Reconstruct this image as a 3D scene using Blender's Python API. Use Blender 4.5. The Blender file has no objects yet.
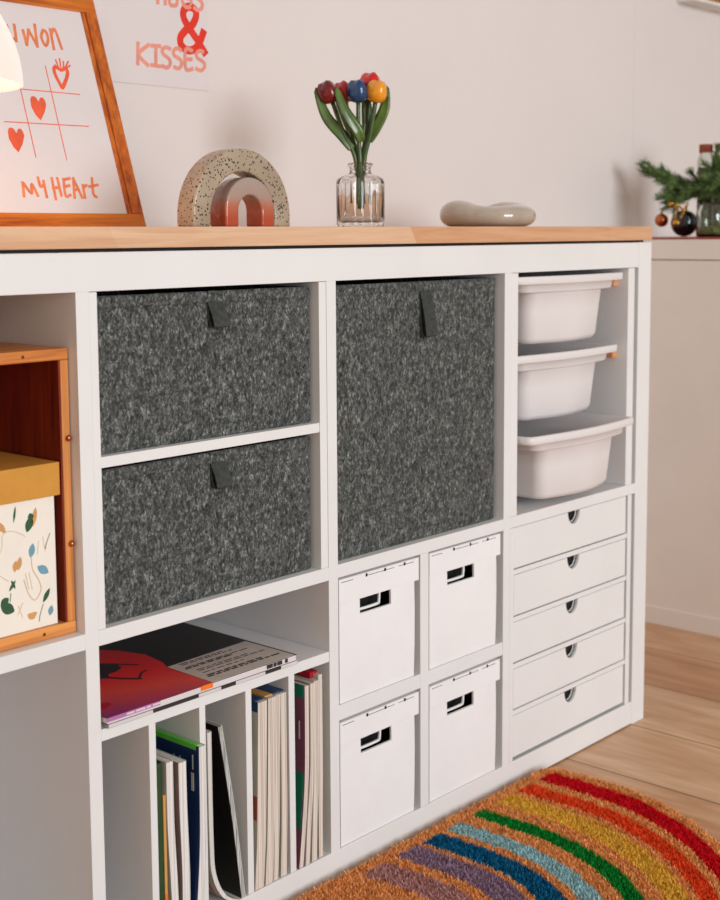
import bpy, bmesh, math, random
from mathutils import Vector, Matrix
random.seed(7)
C = bpy.context.scene.collection
S = 0.01                                   # everything below is written in centimetres
ORG = {}

# ------------------------------------------------------------------ materials
def lin(c):
    return tuple((v/255/12.92 if v/255 <= .04045 else ((v/255+.055)/1.055)**2.4) for v in c) + (1.0,)

class N:
    def __init__(s, name):
        s.m = bpy.data.materials.new(name); s.m.use_nodes = True
        s.t = s.m.node_tree; s.b = s.t.nodes['Principled BSDF']
        s._co = None
    def new(s, typ, **kw):
        n = s.t.nodes.new(typ)
        for k, v in kw.items(): setattr(n, k, v)
        return n
    def link(s, a, b): s.t.links.new(a, b)
    def co(s):
        if not s._co: s._co = s.new('ShaderNodeTexCoord').outputs['Object']
        return s._co
    def mapped(s, scale=(1,1,1), rot=(0,0,0)):
        n = s.new('ShaderNodeMapping'); n.inputs['Scale'].default_value = scale; n.inputs['Rotation'].default_value = rot
        s.link(s.co(), n.inputs['Vector']); return n.outputs['Vector']
    def noise(s, vec, scale, detail=3, rough=.55, dist=0):
        n = s.new('ShaderNodeTexNoise'); s.link(vec, n.inputs['Vector'])
        n.inputs['Scale'].default_value = scale; n.inputs['Detail'].default_value = detail
        n.inputs['Roughness'].default_value = rough; n.inputs['Distortion'].default_value = dist
        return n.outputs['Fac']
    def ramp(s, fac, stops, const=False):
        n = s.new('ShaderNodeValToRGB'); r = n.color_ramp
        if const: r.interpolation = 'CONSTANT'
        while len(r.elements) < len(stops): r.elements.new(.5)
        for e, (p, c) in zip(r.elements, stops): e.position = p; e.color = lin(c) if max(c) > 1 or len(c) == 3 else c
        s.link(fac, n.inputs['Fac']); return n.outputs['Color']
    def math(s, op, a, b=None):
        n = s.new('ShaderNodeMath', operation=op)
        for i, v in enumerate((a, b)):
            if v is None: continue
            if isinstance(v, (int, float)): n.inputs[i].default_value = v
            else: s.link(v, n.inputs[i])
        return n.outputs[0]
    def mix(s, fac, a, b, mode='MIX'):
        n = s.new('ShaderNodeMix', data_type='RGBA', blend_type=mode)
        if isinstance(fac, (int, float)): n.inputs[0].default_value = fac
        else: s.link(fac, n.inputs[0])
        for i, v in ((6, a), (7, b)):
            if isinstance(v, tuple): n.inputs[i].default_value = v
            else: s.link(v, n.inputs[i])
        return n.outputs[2]
    def sep(s, vec):
        n = s.new('ShaderNodeSeparateXYZ'); s.link(vec, n.inputs[0]); return n.outputs
    def bump(s, h, dist=.001, strength=.5):
        n = s.new('ShaderNodeBump'); n.inputs['Distance'].default_value = dist; n.inputs['Strength'].default_value = strength
        s.link(h, n.inputs['Height']); s.link(n.outputs[0], s.b.inputs['Normal'])
    def col(s, v):
        if isinstance(v, tuple): s.b.inputs['Base Color'].default_value = v
        else: s.link(v, s.b.inputs['Base Color'])
    def set(s, rough=.5, metal=0, coat=0, trans=0, ior=1.45, spec=.5):
        i = s.b.inputs
        i['Roughness'].default_value = rough; i['Metallic'].default_value = metal; i['Coat Weight'].default_value = coat
        i['Transmission Weight'].default_value = trans; i['IOR'].default_value = ior; i['Specular IOR Level'].default_value = spec
        return s.m

def plain(name, c, rough=.5, var=.04, scale=30, bump=0, **kw):
    n = N(name); f = n.noise(n.mapped(), scale)
    lo = tuple(max(0, v*(1-var)) for v in c); hi = tuple(min(255, v*(1+var)) for v in c)
    n.col(n.ramp(f, [(.3, lo), (.7, hi)]))
    if bump: n.bump(n.noise(n.mapped(), scale*6), bump)
    return n.set(rough, **kw)

def wood(name, c1, c2, c3, axis=0, k=1.0, rough=.45, coat=0, dist=1.2):
    n = N(name); sc = [60*k]*3; sc[axis] = 3.5*k
    v = n.mapped(tuple(sc)); f = n.noise(v, 1.0, 5, .6, dist)
    sc2 = [260*k]*3; sc2[axis] = 6*k
    g = n.noise(n.mapped(tuple(sc2)), 1.0, 2)
    a = n.ramp(f, [(.32, c1), (.5, c2), (.68, c3)])
    b = n.ramp(g, [(.35, (205,205,205)), (.6, (255,255,255))])
    n.col(n.mix(.6, a, b, 'MULTIPLY')); n.bump(f, .0004, .4)
    return n.set(rough, coat=coat)

def mk_felt():
    n = N('grey_felt')
    a = n.noise(n.mapped((1,1,.62), (0,.35,0)), 215, 4, .7, .8)
    b = n.noise(n.mapped((1,1,.7), (0,-.5,0)), 380, 3, .7, .5)
    c = n.noise(n.mapped(), 45, 2)
    h = n.math('ADD', n.math('MULTIPLY', a, .55), n.math('MULTIPLY', b, .45))
    base = n.ramp(h, [(.36, (36,38,38)), (.46, (67,70,69)), (.54, (98,101,100)), (.68, (174,176,175))])
    n.col(n.mix(.35, base, n.ramp(c, [(.3, (200,200,200)), (.7, (255,255,255))]), 'MULTIPLY'))
    n.bump(h, .002, .7); n.b.inputs['Sheen Weight'].default_value = .1
    return n.set(.95, spec=.15)

def mk_floor():
    n = N('oak_floor'); o = n.sep(n.co()); W = .1865
    px = n.math('DIVIDE', n.math('SUBTRACT', o[0], .8674), W); pid = n.math('FLOOR', px)
    wn = n.new('ShaderNodeTexWhiteNoise', noise_dimensions='1D'); n.link(pid, wn.inputs['W'])
    py = n.math('ADD', n.math('DIVIDE', o[1], 1.9), wn.outputs['Value']); jid = n.math('FLOOR', py)
    w2 = n.new('ShaderNodeTexWhiteNoise', noise_dimensions='2D')
    cb = n.new('ShaderNodeCombineXYZ'); n.link(pid, cb.inputs[0]); n.link(jid, cb.inputs[1]); n.link(cb.outputs[0], w2.inputs['Vector'])
    tone = n.ramp(w2.outputs['Value'], [(0, (198,152,116)), (.5, (214,173,138)), (1, (224,190,160))])
    g = n.noise(n.mapped((26, 2.2, 1)), 1.0, 5, .6, 1.5)
    g2 = n.noise(n.mapped((9, 3, 1)), 1.0, 3, .5, 2.0)
    c = n.mix(.75, tone, n.ramp(g, [(.3, (222,202,178)), (.62, (255,252,248))]), 'MULTIPLY')
    c = n.mix(.5, c, n.ramp(g2, [(.35, (215,190,160)), (.6, (255,255,255))]), 'MULTIPLY')
    fx = n.math('ABSOLUTE', n.math('SUBTRACT', n.math('FRACT', px), .5)); fy = n.math('ABSOLUTE', n.math('SUBTRACT', n.math('FRACT', py), .5))
    gap = n.math('MAXIMUM', n.math('GREATER_THAN', fx, .4915), n.math('GREATER_THAN', fy, .4993))
    c = n.mix(n.math('MULTIPLY', gap, .85), c, lin((105,75,48))); n.col(c)
    n.bump(n.math('SUBTRACT', n.math('MULTIPLY', g, .2), gap), .0008, .6)
    return n.set(.42)

def mk_counter():
    n = N('beech_worktop'); o = n.sep(n.co())
    sy = n.math('FLOOR', n.math('DIVIDE', o[1], .045))
    w = n.new('ShaderNodeTexWhiteNoise', noise_dimensions='1D'); n.link(sy, w.inputs['W'])
    sx = n.math('FLOOR', n.math('ADD', n.math('DIVIDE', n.math('ADD', o[0], n.math('MULTIPLY', o[2], .6)), .46), n.math('MULTIPLY', w.outputs['Value'], 3)))
    cb = n.new('ShaderNodeCombineXYZ'); n.link(sx, cb.inputs[0]); n.link(sy, cb.inputs[1])
    w2 = n.new('ShaderNodeTexWhiteNoise', noise_dimensions='2D'); n.link(cb.outputs[0], w2.inputs['Vector'])
    t = n.ramp(w2.outputs['Value'], [(0, (212,160,122)), (.45, (222,178,142)), (1, (232,200,172))])
    g = n.noise(n.mapped((3, 40, 60)), 1.0, 5, .6, 1.6)
    n.col(n.mix(.7, t, n.ramp(g, [(.3, (222,196,170)), (.6, (255,253,250))]), 'MULTIPLY')); n.bump(g, .0003, .3)
    return n.set(.4)

def mk_rug():
    n = N('coir_rainbow_pile'); o = n.co()
    fl = n.new('ShaderNodeVectorMath', operation='MULTIPLY'); n.link(o, fl.inputs[0]); fl.inputs[1].default_value = (1,1,0)
    ln = n.new('ShaderNodeVectorMath', operation='LENGTH'); n.link(fl.outputs[0], ln.inputs[0])
    sx = n.sep(o)      # concentric half ovals: the outer ones are a little flattened
    k4 = n.math('ADD', 1.0, n.math('MULTIPLY', n.math('POWER', ln.outputs['Value'], 4.0), 14.6))
    ys = n.math('ADD', n.math('MINIMUM', sx[1], 0.0), n.math('MULTIPLY', n.math('MAXIMUM', sx[1], 0.0), .45))
    r = n.math('SQRT', n.math('ADD', n.math('MULTIPLY', sx[0], sx[0]), n.math('MULTIPLY', n.math('MULTIPLY', ys, ys), k4)))
    r = n.math('MULTIPLY', r, 1/.6)
    wob = n.math('MULTIPLY', n.math('SUBTRACT', n.noise(o, 90, 3, .7), .5), .02)
    r = n.math('ADD', r, wob)
    base = (255,186,118)
    st = [(0, base)]
    for a, b, c in [(9.2,13.5,(212,164,164)), (15.4,19.3,(172,146,176)), (20.3,23.8,(16,118,170)), (25.3,28.1,(182,230,242)),
                    (30.6,33.4,(16,158,62)), (35.9,39.8,(255,212,88)), (41.1,44.2,(255,94,44)), (46.0,49.6,(235,20,40))]:
        st += [(a/60, c), (b/60, base)]
    col = n.ramp(r, st, True)
    yy = n.sep(o)[1]
    lim = n.math('GREATER_THAN', n.math('ADD', yy, n.math('MULTIPLY', wob, .4)), .085)
    col = n.mix(lim, col, lin(base))
    v = n.noise(n.mapped((1,1,.2)), 420, 2, .7)
    v2 = n.noise(n.mapped((1,1,.2)), 130, 3, .7)
    col = n.mix(.85, col, n.ramp(v, [(.25, (150,125,110)), (.45, (240,232,225)), (.7, (255,255,255))]), 'MULTIPLY')
    col = n.mix(.6, col, n.ramp(v2, [(.3, (185,160,140)), (.55, (255,255,255))]), 'MULTIPLY')
    n.col(col); return n.set(.9, spec=.2)

def mk_wall():
    n = N('wall_paint'); v = n.mapped()
    n.col(n.ramp(n.noise(v, 3, 3), [(.3, (224,217,216)), (.7, (229,222,221))]))
    n.bump(n.noise(v, 160, 4, .6), .0012, .35); return n.set(.85, spec=.25)

def mk_pages(name, a, b):
    n = N(name); v = n.mapped((900, 2, 3)); f = n.noise(v, 1.0, 2, .5)
    n.col(n.ramp(f, [(.3, a), (.6, b)])); n.bump(f, .0005, .5); return n.set(.8, spec=.2)

def mk_speckle():
    n = N('speckled_clay'); 
    vo = n.new('ShaderNodeTexVoronoi'); n.link(n.co(), vo.inputs['Vector']); vo.inputs['Scale'].default_value = 260; vo.inputs['Randomness'].default_value = 1
    d = n.math('ADD', vo.outputs['Distance'], n.math('MULTIPLY', n.noise(n.co(), 90, 2), .45))
    base = n.ramp(n.noise(n.co(), 25, 3), [(.3, (158,141,120)), (.7, (178,162,142))])
    n.col(n.mix(n.math('LESS_THAN', d, .52), base, lin((48,40,34)))); return n.set(.35, coat=.3)

def mk_ombre():
    n = N('pink_ombre_glaze'); z = n.sep(n.co())[2]
    t = n.math('ADD', n.math('MULTIPLY', z, 17.0), n.math('MULTIPLY', n.math('SUBTRACT', n.noise(n.co(), 60, 3), .5), .12))
    n.col(n.ramp(t, [(.2, (180,78,52)), (.42, (184,108,84)), (.6, (170,144,132)), (.95, (168,152,144))])); return n.set(.25, coat=.5)

def mk_glass(name, c=(255,255,255), rough=.02):
    n = N(name); n.col(lin(c)); return n.set(rough, trans=1, ior=1.45)

def mk_emit(name, c, s, base):
    n = N(name); n.col(lin(base)); n.b.inputs['Emission Color'].default_value = lin(c); n.b.inputs['Emission Strength'].default_value = s
    return n.set(.3)

def mk_redcover():
    n = N('red_sunset_cover_print'); o = n.sep(n.co())
    t = n.math('ADD', n.math('ADD', n.math('MULTIPLY', n.math('ADD', o[1], .113), 4.4), n.math('MULTIPLY', n.math('ADD', o[0], .135), 1.6)), n.math('MULTIPLY', n.noise(n.co(), 30, 3), .12))
    n.col(n.ramp(t, [(.02, (120,50,110)), (.2, (184,60,96)), (.38, (236,80,66)), (.6, (240,24,36)), (1, (205,10,26))])); return n.set(.3)

M = dict(
 white = plain('white_foil_board', (232,232,233), .42, .01, 8),
 card = plain('white_cardboard', (240,239,241), .7, .012, 14, .0003),
 plastic = plain('white_plastic', (229,225,226), .38, .01, 10),
 felt = mk_felt(), strap = plain('grey_fabric_strap', (56,60,59), .8, .2, 250, .0006),
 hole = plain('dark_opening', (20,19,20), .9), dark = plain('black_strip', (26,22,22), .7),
 counter = mk_counter(), floor = mk_floor(), wall = mk_wall(), rug = mk_rug(),
 cab = plain('beige_cabinet_board', (232,222,213), .5, .01, 8),
 crate = wood('pine_crate_wood', (196,112,48), (222,142,72), (232,162,92), 0),
 cratev = wood('pine_crate_upright_wood', (196,112,48), (222,142,72), (232,162,92), 2),
 redwood = wood('reddish_panel_wood', (92,20,8), (124,36,16), (142,50,24), 2, 1.3),
 oakh = wood('orange_oak_rail', (158,70,10), (208,110,26), (222,132,44), 0, 1.6, .35, .3, .3),
 oakv = wood('orange_oak_stile', (150,62,10), (198,98,22), (216,124,40), 2, 1.6, .35, .3, .3),
 peg = plain('birch_rail', (218,150,92), .5, .06, 60),
 mustard = plain('mustard_lid_card', (206,146,58), .65, .03, 40, .0002),
 paper = plain('white_print_paper', (222,215,217), .7, .01, 10),
 gift = plain('cream_patterned_card', (240,234,224), .6, .01, 20),
 coral = plain('coral_ink', (232,96,62), .7, .06, 40), orange = plain('orange_ink', (226,128,84), .7, .08, 60),
 pink = plain('pink_ink', (228,150,134), .7, .05, 40), redink = plain('red_ink', (224,52,34), .7, .04, 40),
 shade = mk_emit('glowing_opal_glass', (255,236,226), .72, (150,142,134)), lampm = plain('lamp_white_metal', (235,228,220), .3),
 speck = mk_speckle(), ombre = mk_ombre(), glass = mk_glass('clear_vase_glass'),
 dish = plain('greige_glazed_ceramic', (184,172,158), .05, .05, 25, coat=.8),
 stem = plain('tulip_stem_green', (58,84,32), .35, .12, 60, coat=.3), leaf = plain('tulip_leaf_green', (72,98,32), .3, .25, 45, coat=.4),
 crimson = plain('crimson_petal', (108,10,22), .25, .15, 60, coat=.5), rose = plain('rose_red_petal', (190,22,44), .25, .12, 60, coat=.5),
 bluep = plain('blue_petal', (16,62,108), .25, .3, 60, coat=.5), yell = plain('yellow_petal', (238,156,24), .25, .08, 60, coat=.5), redp = plain('red_petal', (214,20,32), .25, .12, 60, coat=.5),
 pages = mk_pages('magazine_pages', (186,170,158), (232,220,210)), pagew = mk_pages('white_pages', (200,194,190), (240,236,234)), pageg = mk_pages('grey_lined_pages', (90,92,92), (206,208,206)),
 black = plain('black_cover', (22,18,19), .35), navy = plain('navy_cover', (24,48,96), .35, .15), lime = plain('lime_green_cover', (96,200,62), .4), dgreen = plain('dark_green_cover', (44,72,40), .5, .1),
 mauve = plain('mauve_grey_cover', (150,130,126), .5), teal = plain('teal_cover', (24,128,98), .45), plum = plain('plum_cover', (130,80,102), .45), redc = plain('red_cover', (176,18,40), .4),
 steel = plain('steel_blue_cover', (38,66,108), .4), tan = plain('tan_cover', (206,158,92), .5), palec = plain('pale_grey_cover', (196,196,186), .5), rust = plain('rust_print', (170,92,62), .5),
 redprint = mk_redcover(), lilac = plain('lilac_spine', (186,120,178), .4), orangeb = plain('orange_print', (240,120,40), .4), label = plain('pale_grey_label', (204,196,190), .6),
 ink = plain('dark_ink', (52,46,46), .6), bluet = plain('dusty_blue_print', (110,158,176), .6), tanp = plain('ochre_print', (206,156,96), .6), greenp = plain('forest_green_print', (44,86,56), .6),
 beigep = plain('beige_line_print', (214,196,172), .6), screw = plain('dark_screw_head', (120,70,36), .3, metal=.6), copper = plain('copper_metal', (196,112,70), .25, metal=.9),
 pine = plain('pine_needle_green', (84,106,58), .6, .45, 60), bark = plain('brown_bark', (92,62,40), .8, .2, 60), bauble = plain('black_glass_bauble', (30,34,48), .07, metal=.7, coat=1),
 gold = plain('gold_cap', (212,160,72), .2, metal=1), cork = plain('rust_red_cap', (150,72,44), .6), tray = plain('red_brown_tray', (150,62,46), .5), vial = mk_glass('clear_jar_glass', (236,242,236), .05),
 filler = plain('green_and_sand_filling', (112,122,72), .8, .4, 120),
 ledge = wood('brown_ledge_wood', (150,96,36), (182,124,58), (196,142,76), 0), paleu = plain('pale_underside', (226,222,218), .6),
)

# ------------------------------------------------------------------ object helpers
def thing(name, label, cat, loc=(0,0,0), group=None):
    o = bpy.data.objects.new(name, None); C.objects.link(o); o.empty_display_size = .05
    o.location = Vector(loc)*S; o['label'] = label; o['category'] = cat
    if group: o['group'] = group
    ORG[o] = Vector(loc); return o
def obj(name, bm, mat, parent=None, bevel=0, smooth=False, seg=2, org=None):
    o_ = org if org is not None else (ORG[parent] if parent is not None else Vector((0,0,0)))
    o_ = Vector(o_)
    for v in bm.verts: v.co = (v.co - o_)*S
    bmesh.ops.recalc_face_normals(bm, faces=bm.faces)
    me = bpy.data.meshes.new(name); bm.to_mesh(me); bm.free()
    me.materials.append(M[mat] if isinstance(mat, str) else mat)
    if smooth:
        for p in me.polygons: p.use_smooth = True
    o = bpy.data.objects.new(name, me); C.objects.link(o)
    if parent is not None: o.parent = parent
    else: o.location = o_*S
    ORG[o] = o_
    if bevel:
        b = o.modifiers.new('bevel', 'BEVEL'); b.width = bevel*S; b.segments = seg; b.limit_method = 'ANGLE'; b.angle_limit = math.radians(40)
        b.harden_normals = False
    return o
def tag(o, label, cat, group=None):
    o['label'] = label; o['category'] = cat
    if group: o['group'] = group
    return o
def struct(name, bm, mat, bevel=0):
    o = obj(name, bm, mat, None, bevel); o['kind'] = 'structure'; return o
def box(bm, x0, x1, y0, y1, z0, z1):
    vs = [bm.verts.new((x, y, z)) for z in (z0, z1) for y in (y0, y1) for x in (x0, x1)]
    for f in ((0,1,3,2),(4,6,7,5),(0,4,5,1),(2,3,7,6),(0,2,6,4),(1,5,7,3)): bm.faces.new([vs[i] for i in f])
    return bm
def B(*a):
    bm = bmesh.new()
    for q in (a if isinstance(a[0], (tuple, list)) else [a]): box(bm, *q)
    return bm
def rings(bm, rs, cap0=True, cap1=True, closed=True):
    prev = None; first = None
    for r in rs:
        cur = [bm.verts.new(p) for p in r]
        if prev:
            k = len(cur)
            for i in range(k if closed else k-1): bm.faces.new((prev[i], prev[(i+1)%k], cur[(i+1)%k], cur[i]))
        else: first = cur
        prev = cur
    if cap0: bm.faces.new(first[::-1])
    if cap1: bm.faces.new(prev)
    return bm
def lathe(bm, cx, cy, prof, n=40, flute=0, nf=0, cap0=True, cap1=True):
    rs = []
    for r, z in prof:
        rs.append([(cx+r*(1+flute*math.cos(nf*2*math.pi*i/n))*math.cos(2*math.pi*i/n), cy+r*(1+flute*math.cos(nf*2*math.pi*i/n))*math.sin(2*math.pi*i/n), z) for i in range(n)])
    return rings(bm, rs, cap0, cap1)
def tube(bm, pts, rad, n=10, flat=None):
    pts = [Vector(p) for p in pts]; rs = []; ref = Vector((0,0,1))
    for i, p in enumerate(pts):
        d = (pts[min(i+1, len(pts)-1)] - pts[max(i-1, 0)]).normalized()
        a = d.cross(ref); a = a.normalized() if a.length > 1e-3 else Vector((1,0,0)); b = a.cross(d).normalized()
        r = rad[i] if isinstance(rad, (list, tuple)) else rad
        rs.append([p + a*r*math.cos(2*math.pi*k/n) + b*r*math.sin(2*math.pi*k/n) for k in range(n)])
    return rings(bm, rs)
def smoothpts(pts, k=6):
    out = []; P = [Vector(p) for p in pts]
    for i in range(len(P)-1):
        p0, p1, p2, p3 = P[max(i-1,0)], P[i], P[i+1], P[min(i+2, len(P)-1)]
        for j in range(k):
            t = j/k; out.append(.5*((2*p1)+(p2-p0)*t+(2*p0-5*p1+4*p2-p3)*t*t+(-p0+3*p1-3*p2+p3)*t**3))
    out.append(P[-1]); return out
def rrect(cx, cy, hx, hy, r, z, n=6, bow=0):
    out = []
    for sx, sy, a0 in ((1,1,0), (-1,1,90), (-1,-1,180), (1,-1,270)):
        for i in range(n+1):
            a = math.radians(a0 + 90*i/n)
            x = cx+sx*(hx-r)+r*math.cos(a); y = cy+sy*(hy-r)+r*math.sin(a)
            out.append((x, y, z))
        if sx == -1 and sy == -1 and bow:      # front edge bows out towards the room
            for i in range(1, 10):
                t = i/10; x = cx-(hx-r)+2*(hx-r)*t; out.append((x, cy-hy-bow*math.sin(math.pi*t), z))
    return out
def extr(bm, poly, f, d0, d1):
    """poly of 2-D points, f maps (a, b, depth) to 3-D; a slab between d0 and d1"""
    return rings(bm, [[f(a, b, d0) for a, b in poly], [f(a, b, d1) for a, b in poly]])
STG = [0.0]
def stroke(bm, pts, w, f, d0, d1, sm=True, wend=None):
    P = smoothpts([(a, b, 0) for a, b in pts], 5) if sm and len(pts) > 2 else [Vector((a, b, 0)) for a, b in pts]
    L, R = [], []
    for i, p in enumerate(P):
        d = P[min(i+1, len(P)-1)] - P[max(i-1, 0)]
        if d.length < 1e-6: continue
        d.normalize(); nn = Vector((-d.y, d.x, 0)); t = i/(len(P)-1); ww = w if wend is None else w+(wend-w)*t
        q = p - d*ww*.4 if i == 0 else (p + d*ww*.4 if i == len(P)-1 else p)
        L.append(q+nn*ww/2); R.append(q-nn*ww/2)
    for i in range(len(L)-1):
        extr(bm, [(v.x, v.y) for v in (R[i], R[i+1], L[i+1], L[i])], f, d0 - STG[0], d1); STG[0] = (STG[0]+.0007) % .012

F = lambda a, b, d: (a, d, b)
# ------------------------------------------------------------------ setting
struct('floor', B(-160, 330, -260, 41, -3, 0), 'floor')
struct('wall_back', B(-160, 172.8, 41, 49, 0, 250), 'wall')
struct('trim_1', B(172.8, 330, 40.93, 49, 0, 250), 'wall')      # shallow step where the wall comes forward

# ------------------------------------------------------------------ shelving unit
ORIG = (35, 20, 0)
t = thing('shelving_unit', 'long low white cube shelving unit of two rows under the wooden worktop', 'shelving unit', ORIG)
obj('side_panel', B(105.3, 109.1, 0, 39, 0, 76.55), 'white', t, .12)
obj('side_panel', B(-38.9, -35.1, 0, 39, 0, 76.55), 'white', t, .12)
obj('top_panel', B(-35.1, 105.2, 0, 39, 72.7, 76.5), 'white', t, .06)
obj('bottom_panel', B(-35.1, 105.2, 0, 39, .25, 3.85), 'white', t, .06)
for x in (0, 35.1, 70.2): obj('divider', B(x, x+1.6, .02, 39, 3.85, 72.7), 'white', t, .04)
for x0, x1 in ((-35.1, 0), (1.6, 35.1), (36.7, 70.2), (71.8, 105.25)): obj('shelf', B(x0, x1, .02, 39, 37.5, 39.1), 'white', t, .04)
obj('screw_hole', B(103.9, 105.1, 0.4, 1.2, 76.45, 76.56), 'screw', t)

# worktop
t = thing('worktop', 'pale beech worktop of glued staves lying on the white shelving unit', 'worktop', (35, 20, 76.5))
obj('board', B(-45, 108.6, -.35, 40.8, 76.85, 78.95), 'counter', t, .12)
obj('shadow_gap_strip', B(-44, 107.4, .5, 40, 76.56, 76.85), 'dark', t)  # added black strip, stands in for the shadow line under the board

# ------------------------------------------------------------------ inserts
t = thing('shelf_insert', 'white insert with one shelf holding the two shallow felt boxes', 'shelf insert', (18, 18, 39.1))
obj('side_panel', B(1.62, 2.53, .05, 36, 39.12, 72.65), 'white', t, .04)
obj('side_panel', B(33.86, 35.05, .05, 36, 39.12, 72.65), 'white', t, .04)
obj('shelf', B(2.53, 33.62, .05, 36, 55.3, 56.4), 'white', t, .04)
obj('cleat', B(33.6, 33.86, .2, 36, 55.3, 56.4), 'white', t)

t = thing('magazine_rack_insert', 'white insert splitting the lower cube into five narrow magazine slots', 'shelf insert', (18, 18, 3.85))
obj('shelf', B(1.62, 35.05, .05, 36, 27.65, 28.9), 'white', t, .04)
for x0, x1 in ((7.7, 8.6), (14.65, 15.5), (21.45, 22.35), (28.25, 29.2)): obj('partition', B(x0, x1, .1, 36, 3.87, 27.65), 'white', t, .04)

t = thing('cross_insert', 'white cross shaped insert splitting a cube between the four white cardboard boxes', 'shelf insert', (53, 18, 3.85))
obj('upright', B(52.18, 53.85, .04, 37, 3.87, 37.48), 'white', t, .04)
obj('shelf', B(36.72, 52.18, .06, 37, 19.95, 21.8), 'white', t, .04)
obj('shelf', B(53.85, 70.18, .06, 37, 19.95, 21.8), 'white', t, .04)

t = thing('bin_rail_insert', 'white insert with birch side rails carrying the three plastic bins', 'shelf insert', (88, 18, 39.1))
obj('side_panel', B(71.84, 73.36, .05, 37, 39.12, 72.65), 'white', t, .05)
obj('side_panel', B(102.34, 104.2, .05, 37, 39.12, 72.65), 'white', t, .05)
for z in (69.95, 58.95, 47.95):
    obj('rail', B(73.36, 74.5, 2.0, 36, z, z+.95), 'peg', t, .05); obj('rail', B(101.2, 102.34, 2.0, 36, z, z+.95), 'peg', t, .05)

# drawer unit
t = thing('drawer_unit', 'white five drawer unit with half round finger notches in the lower right cube', 'drawer unit', (88, 18, 3.85))
obj('side_panel', B(71.84, 72.7, .03, 36, 3.87, 37.46), 'white', t, .03)
obj('side_panel', B(103.15, 104.3, .03, 36, 3.87, 37.46), 'white', t, .03)
obj('back_panel', B(72.7, 103.15, 35, 35.8, 3.87, 37.46), 'white', t)
for k in range(1, 5):
    zt = 37.42 - 6.75*k; obj('runner_shelf', B(72.7, 103.15, .17, 35, zt+.05, zt+.75), 'white', t, .03)
for k in range(5):
    zt = 37.4 - 6.75*k; zb = zt - 5.75 if k < 4 else 4.35
    y0 = (.12, .1, .16, .1, .14)[k]
    # front with a half-round notch cut in its upper edge
    cx, w, h = 88.0 - .1*k, 1.6, 1.9
    notch = [(cx + w*math.cos(a), zt - h*math.sin(a)) for a in [math.pi*i/14 for i in range(14, -1, -1)]]
    poly = [(72.85, zb), (102.72, zb), (102.72, zt), (cx+w, zt)] + notch[::-1][1:-1] + [(cx-w, zt), (72.85, zt)]
    fr = obj('drawer', extr(bmesh.new(), poly, lambda a, b, d: (a, d, b), y0, y0+.45), 'white', t, .03, seg=1)
    bm = bmesh.new(); stroke(bm, [(cx+.1+1.35*math.cos(a), zt-.1-1.6*math.sin(a)) for a in [math.pi*i/10 for i in range(0, 6)]], .17, F, y0+.6, y0+.72, False)
    obj('notch_lip', bm, 'white', fr)
    obj('drawer_tray', B((73.2, 102.3, y0+.95, y0+1.1, zb+.5, zt-.05), (73.2, 102.3, y0+1.1, 33, zb+.1, zb+.5), (73.2, 73.7, y0+.5, 33, zb+.5, zt-2.1), (102.3, 103.08, y0+.7, 33, zb, zt), (73.7, 102, 32.5, 33, zb+.5, zt-2.1)), 'dark', fr)  # coloured black to stand in for the shade inside the drawer

# ------------------------------------------------------------------ felt boxes
def felt_box(x0, x1, y0, z0, z1, tx, tl, tw, label):
    g = 'grey felt storage boxes'
    t = thing('felt_box', label, 'storage box', ((x0+x1)/2, y0+17, z0), g); d = 33
    bm = bmesh.new(); cx, cy, hx, hy = (x0+x1)/2, y0+d/2, (x1-x0)/2, d/2
    rs = [rrect(cx, cy, hx-.15, hy-.15, .5, z0), rrect(cx, cy, hx, hy, .6, z0+.2), rrect(cx, cy, hx, hy, .6, z1-.2), rrect(cx, cy, hx-.1, hy-.1, .6, z1),
          rrect(cx, cy, hx-.4, hy-.4, .5, z1), rrect(cx, cy, hx-.45, hy-.45, .5, z0+.5)]
    obj('body', rings(bm, rs), 'felt', t, smooth=False)
    # folded hem, its lower edge stitched with small waves
    bm = bmesh.new(); n = 46; a = []; 
    prof = [(z1+.02, -.02), (z1-.3, -.1), (z1-1.0, -.09), (z1-1.28, -.03)]
    rs = []
    for i in range(n+1):
        x = x0+.35+(x1-x0-.7)*i/n; wv = .03*math.sin(i*1.7)+.02*math.sin(i*.6)
        rs.append([(x, y0+.05, z1-1.25), (x, y0+.05, z1-.02)] + [(x, y0+dy, zz+wv*.6) for zz, dy in prof])
    obj('hem', rings(bm, rs), 'felt', t, smooth=True)
    # looped pull tab standing a little off the front
    zt = z1-1.2; n = 7; ff = []; bb = []
    for i in range(n+1):
        u = i/n; out = 1.05*math.sin(u*1.35)**1.0; ff.append((y0-.1-out, zt-tl*u)); 
    lo = ff[-1]; back = [(lo[0]+.12, lo[1]-.1), (lo[0]+.55, lo[1]-.02), (y0-.28, lo[1]+.45)] + [(y0-.13, zt-tl*u) for u in (.6, .3, 0)]
    path = ff + back; bm = bmesh.new(); th = .11; L = []; R = []
    for i, p in enumerate(path):
        a_, b_ = path[max(i-1,0)], path[min(i+1,len(path)-1)]; dx, dz = b_[0]-a_[0], b_[1]-a_[1]; l = math.hypot(dx, dz) or 1
        L.append((p[0]+dz/l*th/2, p[1]-dx/l*th/2)); R.append((p[0]-dz/l*th/2, p[1]+dx/l*th/2))
    rs = [[(tx, L[i][0], L[i][1]), (tx+tw, L[i][0], L[i][1]), (tx+tw, R[i][0], R[i][1]), (tx, R[i][0], R[i][1])] for i in range(len(path))]
    obj('pull_tab', rings(bm, rs), 'strap', t)
    return t
felt_box(2.75, 33.62, 1.0, 56.42, 72.15, 17.6, 2.5, 2.2, 'wide grey felt box with pull tab, upper one of the stacked pair')
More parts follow.
